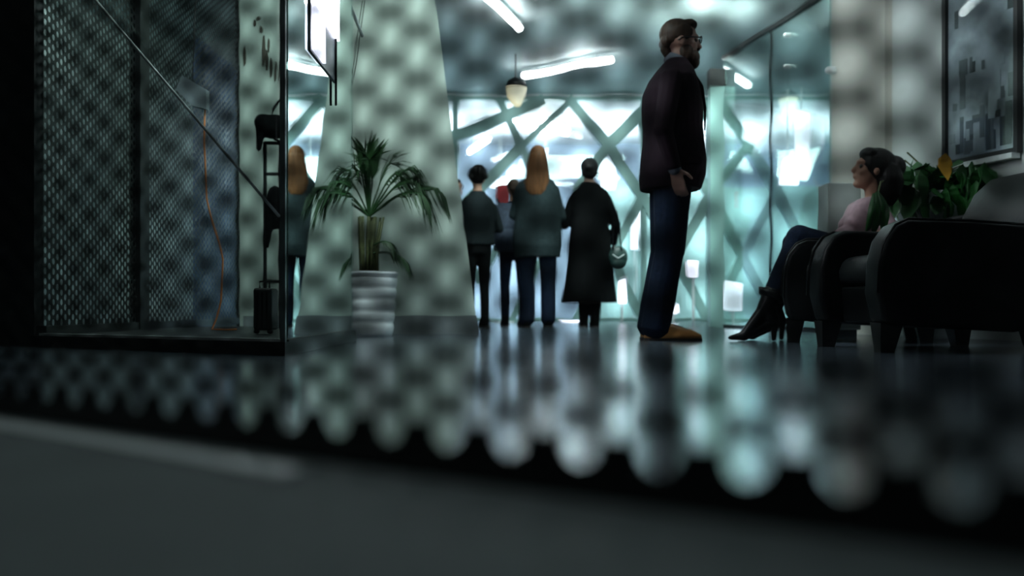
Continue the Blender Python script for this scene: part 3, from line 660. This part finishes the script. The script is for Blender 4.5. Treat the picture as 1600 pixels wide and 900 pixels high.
# left woman in charcoal, half behind the pier
YA = 9.2; H = 1.47
ta = wtorso(H, hipw=.185, ws=.18)
armsa = [((0, -.14, 1.105), (.03, -.205, .92), (.18, -.14, .92), (1, .3, 0), (0, .3, -1), 1, .5), ((0, .14, 1.105), (.03, .205, .92), (.18, .14, .95), (1, -.3, 0), (0, 0, -1), -1, .5)]
standing('short woman with curly dark bun and charcoal jumper, at the edge of the pier', (P(746, 480, YA).x, YA, 0), R(100), H, ta, .74, M['charcoal'], M['blackcloth'], M['blackcloth'], armsa, hair_curly, M['hairk'], M['skin2'], stance=.07, voxel=.012, topname='jumper', leg_r=(.085, .055, .045), headturn=0)
# face beyond, between pier and curly woman
YD = 10.4; H = 1.52
td = wtorso(H, hipw=.18, ws=.18)
standing('person in grey half hidden behind the pier edge, facing the group', (P(712, 480, YD).x, YD, 0), R(-60), H, td, .78, M['slate'], M['navy'], M['blackcloth'], armsa, hair_short, M['hairb'], M['skin2'], stance=.07, voxel=.013, topname='jumper')
# person with backpack between
YE = 9.9; H = 1.45
te = wtorso(H, hipw=.19, ws=.18)
pe, _, _ = standing('person in navy wearing a backpack, mostly hidden left of the auburn-haired woman', (P(803, 480, YE).x, YE, 0), R(95), H, te, .74, M['navy'], M['navy'], M['blackcloth'], armsa, hair_short, M['hairb'], M['skin2'], stance=.09, voxel=.012, topname='jacket')
bp = thing('backpack', 'grey-blue canvas backpack worn beside the auburn-haired woman\'s left arm', 'backpack', P(790, 355, 9.7)); off = tuple(bp.location)
b = NB(); loft(b, [(off[0], 9.68, off[2]-.23, .10, .07), (off[0], 9.67, off[2]-.10, .125, .085), (off[0], 9.68, off[2]+.12, .12, .08), (off[0], 9.70, off[2]+.24, .08, .05)], 20, 3); obj('pack', b, M['denimbag'], bp, off=off, smooth=True)
b = NB(); loft(b, [(off[0], 9.60, off[2]-.17, .08, .04), (off[0], 9.59, off[2]-.03, .085, .04)], 16, 3); obj('pocket', b, M['denimbag'], bp, off=off, smooth=True)
for s in (-1, 1):
    b = NB(); tube(b, [(off[0]+s*.07, 9.70, off[2]+.2), (off[0]+s*.075, 9.78, off[2]+.28), (off[0]+s*.08, 9.9, off[2]+.27)], .012); obj('strap', b, M['blackcloth'], bp, off=off)
rs = thing('red_sign', 'small red sign on a stand in the atrium, above the grey-blue backpack', 'sign', (P(785, 300, 12.4).x, 12.4, 0)); off = tuple(rs.location)
b = NB(); p, q = P(776, 318, 12.4), P(795, 290, 12.4); box(b, (p.x, 12.4, p.z), (q.x, 12.43, q.z)); obj('panel', b, M['red'], rs, off=off)
b = NB(); tube(b, [(off[0], 12.445, 0), (off[0], 12.445, q.z)], .015); obj('pole', b, M['alu'], rs, off=off)
b = NB(); loft(b, [(off[0], 12.445, 0, .15, .12), (off[0], 12.445, .02, .15, .12)], 20, 2); obj('base', b, M['alu'], rs, off=off)

# ---------------------------------------------------------------- armchairs
def armchair(label, corner, rz, bh=1.0):
    """local: faces -x, near arm on -y side; origin on floor under the near front corner"""
    t = thing('armchair', label, 'armchair', (corner[0], corner[1], 0), rz, 'black leather armchairs')
    arm = [(.03, .12), (.0, .25), (.005, .38), (.03, .47), (.075, .53), (.13, .555), (.40, .55), (.72, .53), (.78, .48), (.78, .12), (.6, .085), (.3, .10)]
    for y0, y1 in ((0, .15), (.61, .76)):
        b = NB(); prism(b, arm, y0, y1); bevel(obj('arm', b, M['leather'], t), .028, 3)
        b = NB(); tube(b, [(x-.004, (y0 if y0 == 0 else y1)*1.0, z) for x, z in arm[1:8]], .006, 6); obj('piping', b, M['leather'], t, smooth=True)
    b = NB(); prism(b, [(.11, .12), (.10, .285), (.75, .285), (.75, .12)], .152, .608); bevel(obj('seat_base', b, M['leather'], t), .012, 2)
    b = NB(); prism(b, [(.085, .295), (.08, .36), (.10, .415), (.16, .43), (.62, .41), (.62, .29)], .154, .606); bevel(obj('seat_cushion', b, M['leather'], t), .03, 3)
    b = NB(); prism(b, [(x+.06, .3+(z-.3)*bh if z > .3 else z) for x, z in ((.62, .30), (.61, .50), (.64, .62), (.70, .73), (.78, .80), (.87, .82), (.96, .79), (.99, .70), (.95, .3), (.87, .13), (.77, .13), (.76, .30))], .04, .64); bevel(obj('backrest', b, M['leather'], t), .05, 4)
    for x, y in ((.07, .075), (.07, .685), (.72, .075), (.72, .685)):
        b = NB(); s = 1 if x > .3 else -1
        hexa(b, [(x-.03+s*.01, y-.03, 0), (x+.03+s*.01, y-.03, 0), (x+.03+s*.01, y+.03, 0), (x-.03+s*.01, y+.03, 0), (x-.05, y-.05, .125), (x+.05, y-.05, .125), (x+.05, y+.05, .125), (x-.05, y+.05, .125)])
        obj('leg', b, M['wood'], t)
    return t
armchair('empty black leather armchair in front, cut off by the right edge of the picture', (P(1373, 0, 4.1).x, 4.1), R(5))
armchair('black leather armchair with the seated woman in it, behind the empty armchair', (P(1222, 0, 5.36).x, 5.36), R(-15), .72)

# ---------------------------------------------------------------- seated woman
YS = 5.66
def Q(px, py, dy=0): p = P(px, py, YS); return V((p.x, YS+dy, p.z))
sw = thing('person', 'laughing dark-haired woman in mauve top and high-heeled boots seated in armchair', 'person', (Q(1330, 400).x, YS, 0)); off = tuple(sw.location)
TL = Matrix.Translation(-V(off))
HMs = TL @ Matrix.Translation(Q(1361, 268)) @ Euler((0, R(22), R(180))).to_matrix().to_4x4() @ Matrix.Scale(.97, 4)
HMs = TL @ Matrix.Translation(Q(1361, 268)) @ Matrix.Rotation(R(180), 4, 'Z') @ Matrix.Rotation(R(-16), 4, 'Y') @ Matrix.Scale(.97, 4)
b = NB(); head(b, HMs)
def lq(px, py, dy=0): return Q(px, py, dy)-V(off)
cap(b, lq(1366, 312), lq(1363, 285), .052, .05)
tors = [(1352, 420, .13, .17), (1352, 395, .115, .155), (1349, 365, .10, .14), (1347, 340, .10, .15), (1352, 322, .085, .165), (1360, 310, .06, .12)]
loft(b, [(lq(px, py).x, 0, lq(px, py).z, a*.85, w_*.85) for px, py, a, w_ in tors])
sl = [(lq(1345, 408, -.10), lq(1243, 374, -.08), lq(1190, 480, -.10)), (lq(1345, 408, .10), lq(1250, 380, .09), lq(1216, 480, .10))]
for hp, kn, an in sl: cap(b, hp, kn, .085, .055); cap(b, kn, an, .055, .035)
armL = (lq(1352, 326, -.16), lq(1362, 372, -.29), lq(1310, 376, -.30)); armR = (lq(1352, 326, .16), lq(1345, 375, .27), lq(1300, 374, .20))
cap(b, armL[0], armL[1], .04, .034); cap(b, armL[1], armL[2], .034, .024); hand(b, armL[2], (-1, 0, -.02), (0, 0, -1), -1, .15, .9)
cap(b, armR[0], armR[1], .04, .034); cap(b, armR[1], armR[2], .034, .024); hand(b, armR[2], (-1, 0, -.05), (0, 0, -1), 1, .3, .9)
fuse('body', b, M['skin2'], sw, .007, 3); eyes_on(sw, HMs)
b = NB(); loft(b, [(lq(px, py).x, 0, lq(px, py).z, a, w_) for px, py, a, w_ in tors])
ell(b, lq(1331, 352, -.05), (.06, .08, .06)); ell(b, lq(1331, 352, .05), (.06, .08, .06))
cap(b, armL[0], armL[0].lerp(armL[1], .75), .058, .06); cap(b, armR[0], armR[0].lerp(armR[1], .75), .058, .06); cap(b, lq(1318, 378, -.05), lq(1345, 385, 0), .09, .1)
fuse('blouse', b, M['mauve'], sw, .009, 3)
b = NB()
for hp, kn, an in sl: cap(b, hp, kn, .10, .078, 14); cap(b, kn, an, .078, .05, 14)
ell(b, lq(1345, 412), (.13, .17, .10)); fuse('trousers', b, M['navy'], sw, .010, 3)
for i, (hp, kn, an) in enumerate(sl):
    b = NB(); x, y = an.x, an.y; z0 = -off[2]
    cap(b, kn.lerp(an, .82), an, .062, .05, 12); heel = V((x+.035, y, .11)); ball = V((x-.125, y, .030)); toe = V((x-.20, y, .020))
    cap(b, an, heel, .05, .04); cap(b, an, ball, .045, .03); cap(b, heel, ball, .037, .03); cap(b, ball, toe, .032, .014)
    bo_ = fuse('boot', b, M['leather'], sw, .007, 3)
    b = NB(); cap(b, (x+.05, y, .10), (x+.045, y, .014), .022, .012); obj('heel', b, M['wood'], bo_, smooth=True)
    if i == 0:
        b = NB(); tube(b, [kn.lerp(an, .80), kn.lerp(an, .88)], [.085, .068], 16); obj('boot_cuff', b, M['leather'], bo_, smooth=True)
b = NB(); ell(b, (-.028, 0, .045), (.112, .094, .105)); ell(b, (.03, 0, .09), (.062, .075, .045)); ell(b, (-.07, -.02, .0), (.08, .095, .10)); loft(b, [(-.12, 0, -.17, .045, .06), (-.12, 0, -.10, .075, .10), (-.11, 0, -.02, .085, .11), (-.08, 0, .06, .07, .09)]); ell(b, (-.12, 0, .06), (.07, .08, .07)); ell(b, (-.02, -.075, .0), (.05, .03, .07))
bmesh.ops.transform(b, matrix=HMs, verts=b.verts[:]); fuse('hair', b, M['hairk'], sw, .008, 2)

# ---------------------------------------------------------------- palm in white pot
YP = 6.5; pc0 = (P(582, 0, YP).x, YP, 0)
pp = thing('potted_palm', 'arching green palm in a white ribbed pot on the floor before the pier', 'plant', pc0)
b = NB(); h = P(0, 425, YP).z; prof = [(0, .128), (.02, .132)]
z = .03
while z < h-.03: prof += [(z, .134+z*.08), (z+.025, .139+z*.08), (z+.05, .137+z*.08), (z+.058, .132+z*.08)]; z += .075
prof += [(h-.02, .172), (h, .174)]
loft(b, [(0, 0, z, r, r) for z, r in prof]+[(0, 0, h-.002, .16, .16), (0, 0, h-.02, .158, .158)], 32, 2); obj('pot', b, M['pot'], pp, smooth=True)
b = NB(); loft(b, [(0, 0, h-.06, .15, .15), (0, 0, h+.003, .155, .155)], 24, 2); obj('soil', b, M['soil'], pp)
random.seed(11)
for i in range(16):
    a = random.random()*6.28; r = .06*random.random(); b = NB()
    tube(b, [(r*math.cos(a)-.03, r*math.sin(a), h-.02), (r*1.2*math.cos(a)-.03, r*1.2*math.sin(a), h+.2), (r*1.6*math.cos(a)-.02, r*1.6*math.sin(a), h+.36)], [.013, .011, .008], 6); obj('stem', b, M['stem'], pp, smooth=True)
def frond(az, reach, rise, droop, nl=20, ll=.24, x0=-.02, hang=.35, bz=.36):
    b = NB(); d = V((math.cos(az), math.sin(az), 0)); base = V((x0, 0, h+bz)); pts = []
    N = 16
    for i in range(N+1):
        t = i/N; pts.append(base+d*reach*(1-(1-t)**1.5)+V((0, 0, rise*math.sin(min(1, t*1.35)*math.pi*.5)-droop*t**2.4)))
    tube(b, pts, [.006*(1-.8*i/N)+.0012 for i in range(N+1)], 5)
    side = V((-d.y, d.x, 0))
    for j in range(nl):
        t = .30+.70*j/(nl-1); f = t*N; i = min(int(f), N-1); p = pts[i].lerp(pts[i+1], f-i); tan = (pts[i+1]-pts[i]).normalized()
        L = ll*math.sin(math.pi*(.25+.70*(t-.30)/.70))*random.uniform(.85, 1.1)
        for s in (-1, 1):
            ld = (tan*.8+side*s*.4+V((0, 0, -hang*.35))).normalized(); m1 = p+ld*L*.45; e_ = p+ld*L*.80+V((0, 0, -hang*L*.7)); wv = (tan.cross(ld)).cross(ld).normalized()*.0065
            q = [b.verts.new(x) for x in (p, m1+wv, e_, m1-wv)]; up = V((0, 0, .0012)); q2 = [b.verts.new(v.co+up) for v in q]
            b.faces.new(q); b.faces.new(q2[::-1])
            for k_ in range(4): b.faces.new([q[k_], q2[k_], q2[(k_+1) % 4], q[(k_+1) % 4]])
    obj('frond', b, M['palm'], pp)
for az, re, ri, dr, hg, l_ in ((0, .50, .26, .16, .9, .24), (.3, .34, .30, .08, .8, .24), (-.3, .43, .22, .18, 1.0, .24), (.15, .30, .34, .06, .7, .22), (-.15, .36, .30, .20, 1.0, .26), (3.14, .28, .24, .10, .8, .2), (2.8, .22, .30, .04, .7, .2), (3.2, .36, .20, .12, .9, .2), (3.5, .24, .18, .14, .9, .2), (3.0, .30, .15, .14, .9, .18),
        (1.2, .08, .40, 0, .1, .22), (1.9, .07, .42, 0, .1, .22), (-1.4, .10, .36, 0, .1, .24), (-2.0, .14, .30, .03, .4, .2), (.5, .16, .36, .0, .2, .24), (4.3, .06, .38, 0, .0, .26), (3.3, .06, .36, 0, .0, .24), (2.2, .10, .36, .0, .2, .2), (.1, .20, .30, .04, .6, .2)):
    frond(az, re, ri, dr, hang=hg, ll=l_)
frond(-.1, .26, .02, .12, hang=.7, ll=.16, bz=.12); frond(-.5, .2, .06, .1, hang=.7, ll=.14, bz=.16)

# ---------------------------------------------------------------- planter with trailing plants behind the armchairs
YL = 6.0
pt_ = thing('planter', 'tall white tapered planter with trailing glossy leaves behind the armchairs', 'planter', (P(1450, 0, YL).x, YL, 0)); ox = pt_.location.x
zt = P(0, 302, YL).z; b = NB()
loft(b, [(0, 0, 0, .12, .11), (0, 0, .02, .125, .115), (0, 0, zt-.03, .195, .17), (0, 0, zt, .2, .175), (0, 0, zt-.002, .18, .155), (0, 0, zt-.05, .175, .15)], 32, 3); obj('pot', b, M['pot'], pt_, smooth=True)
b = NB(); loft(b, [(0, 0, zt-.06, .165, .14), (0, 0, zt-.02, .177, .152)], 24, 3); obj('soil', b, M['soil'], pt_)
def leafmesh(m_):
    b = NB(); out = [(0, 0), (.02, .028), (.05, .034), (.08, .022), (.115, 0), (.08, -.022), (.05, -.034), (.02, -.028)]
    c = [b.verts.new((x, 0, .006 - .9*(x-.03)**2*1.5)) for x in (0, .05, .115)]
    def vv(x, y): return b.verts.new((x, y, -.012*abs(y)/.034-1.2*(x-.03)**2))
    top = [vv(x, y) for x, y in out]; bot = [b.verts.new(v.co-V((0, 0, .0015))) for v in top]
    for v in c: b.verts.remove(v)
    b.faces.new(top); b.faces.new(bot[::-1])
    for i in range(8): b.faces.new([top[i], bot[i], bot[(i+1) % 8], top[(i+1) % 8]])
    bmesh.ops.recalc_face_normals(b, faces=b.faces[:]); me = bpy.data.meshes.new('leaf'); b.to_mesh(me); b.free(); me.materials.append(m_); return me
lm, ly = leafmesh(M['leaf']), leafmesh(M['leafy'])
random.seed(21)
def put_leaf(px, py, me, scl, pitch, yaw, roll, dy=0):
    p = P(px, py, YL); o = bpy.data.objects.new('leaf', me); C.objects.link(o); o.parent = pt_
    o.location = (p.x-ox, dy, p.z); o.rotation_euler = (roll, pitch, yaw); o.scale = (scl,)*3
    return o
for i in range(130):
    px = random.uniform(1380, 1508); top = 255+random.random()*(60 if px < 1475 else 45)
    put_leaf(px, top, lm, random.uniform(.9, 1.6), random.uniform(.2, 1.5), random.uniform(0, 6.28), random.uniform(-.5, .5), random.uniform(-.24, .15))
for px, py in ((1392, 268), (1402, 258), (1410, 275), (1388, 285), (1398, 300), (1500, 270), (1508, 262), (1516, 280), (1518, 295), (1495, 290), (1502, 305), (1498, 322), (1420, 305), (1455, 318), (1450, 300), (1470, 312), (1512, 270)):
    put_leaf(px, py, lm, random.uniform(1.4, 2.0), random.uniform(1.0, 1.6), random.uniform(0, 6.28), random.uniform(-.4, .4), -.25)
o = put_leaf(1447, 250, ly, 1.4, 1.4, -1.2, .2, -.27); o['label'] = 'orange-yellow withered leaf'
o = put_leaf(1497, 318, ly, .9, 1.4, -1.4, .2, -.27); o['label'] = 'small yellowed leaf tip'
b = NB()
for pts in (((1445, 300), (1430, 270), (1408, 252)), ((1450, 300), (1470, 270), (1500, 258), (1515, 262)), ((1450, 300), (1440, 265), (1412, 240)), ((1455, 300), (1490, 285), (1502, 320)), ((1430, 300), (1400, 285), (1385, 290))):
    tube(b, [P(x, y, YL)-V((ox, YL, 0))+V((0, -.05, 0)) for x, y in pts], .005, 6)
o = obj('vine', b, M['stem'], pt_); o['kind'] = 'stuff'
# trailing spray of long green leaves beside the woman
sp = thing('trailing_plant', 'long green leafy spray hanging between the seated woman and the planter', 'plant', P(1366, 345, 5.22)); so_ = V(sp.location)
for i, (x0, y0, x1, y1, wd) in enumerate(((1366, 302, 1352, 368, .030), (1370, 300, 1362, 372, .032), (1374, 302, 1378, 370, .030), (1372, 298, 1384, 360, .024), (1366, 305, 1356, 350, .024))):
    a, c = P(x0, y0, 5.22)-so_, P(x1, y1, 5.22+.01*i)-so_; b = NB(); n = 8; L = []; Rr = []
    for j in range(n+1):
        t = j/n; p = a.lerp(c, t)+V((0, -.05*math.sin(math.pi*t), 0)); wq = wd*math.sin(math.pi*min(.97, t*.9+.08)); L.append(p-V((wq, 0, 0))); Rr.append(p+V((wq, .01, 0)))
    rings(b, [[L[j], (L[j]+Rr[j])/2+V((0, -.008, 0)), Rr[j], (L[j]+Rr[j])/2+V((0, .004, 0))] for j in range(n+1)]); obj('leaf', b, M['leaf'], sp, smooth=True)
b = NB(); tube(b, [P(1372, 302, 5.22)-so_, P(1376, 285, 5.5)-so_, P(1390, 278, 5.8)-so_], .005, 6); obj('stem', b, M['stem'], sp)

# white box behind the seated woman
wb = thing('side_cabinet', 'white side cabinet against the pilaster behind the seated woman', 'cabinet', (P(1318, 0, 6.2).x, 6.2, 0)); off = tuple(wb.location)
p, q = P(1293, 285, 6.15), P(1346, 285, 6.15)
b = NB(); box(b, (p.x, 6.15, .05), (q.x, 6.35, p.z)); bevel(obj('body', b, M['wall'], wb, off=off), .008)
b = NB(); box(b, (p.x+.02, 6.17, 0), (q.x-.02, 6.33, .05)); obj('base', b, M['skirt'], wb, off=off)
b = NB(); box(b, (p.x+.01, 6.143, .08), (q.x-.01, 6.149, p.z-.02)); obj('door', b, M['wall'], wb, off=off)

# picture on right wall
def wallpt(Y): return V((2.6+.28-.288*(Y-5.73)-.06, Y))
pf = thing('framed_picture', 'tall glazed grey cityscape picture in a dark frame on the right wall', 'picture', (wallpt(5.9).x, 5.9, 1.0)); off = tuple(pf.location)
ya, yb = 6.16, 5.60; z0, z1 = P(0, 253, 6.16).z, 2.4
A, B_ = wallpt(ya), wallpt(yb); nrm = V((-.96, -.28)).normalized()
b = NB(); slab(b, A+nrm*.004, B_+nrm*.004, .012, z0, z1); obj('print', b, M['print'], pf, off=off)
random.seed(5)
mb = [mat('print_tone', (c, c*1.05, c*1.15), .6, var=.2) for c in (.03, .09, .28)]
for i in range(34):
    t = random.random()*.88+.02; wd = random.uniform(.03, .12); zz = z0+random.choice((.02, .02, .03, .1, .2, .3, .5, .8)); hh = random.uniform(.03, .25)
    b = NB(); slab(b, A.lerp(B_, t)+nrm*.0115, A.lerp(B_, min(.97, t+wd))+nrm*.0115, .002+.0003*(i % 9), zz, zz+hh); obj('printed_block', b, random.choice(mb), pf, off=off)
b = NB(); slab(b, A+nrm*.018, B_+nrm*.018, .004, z0, z1); obj('glass_pane', b, M['glass'], pf, off=off)
for (p, q, za, zb) in ((A, B_, z0-.03, z0), (A, B_, z1, z1+.03)):
    b = NB(); slab(b, p+nrm*.015, q+nrm*.015, .04, za, zb); obj('frame_rail', b, M['black'], pf, off=off)
for p in (A, B_):
    d_ = (B_-A).normalized()*.015; b = NB(); slab(b, p-d_+nrm*.015, p+d_+nrm*.015, .04, z0-.03, z1+.03); obj('frame_stile', b, M['black'], pf, off=off)
b = NB(); slab(b, A+nrm*.03, B_+nrm*.03, .06, z0-.06, z0-.03); obj('lower_ledge', b, M['alu'], pf, off=off)
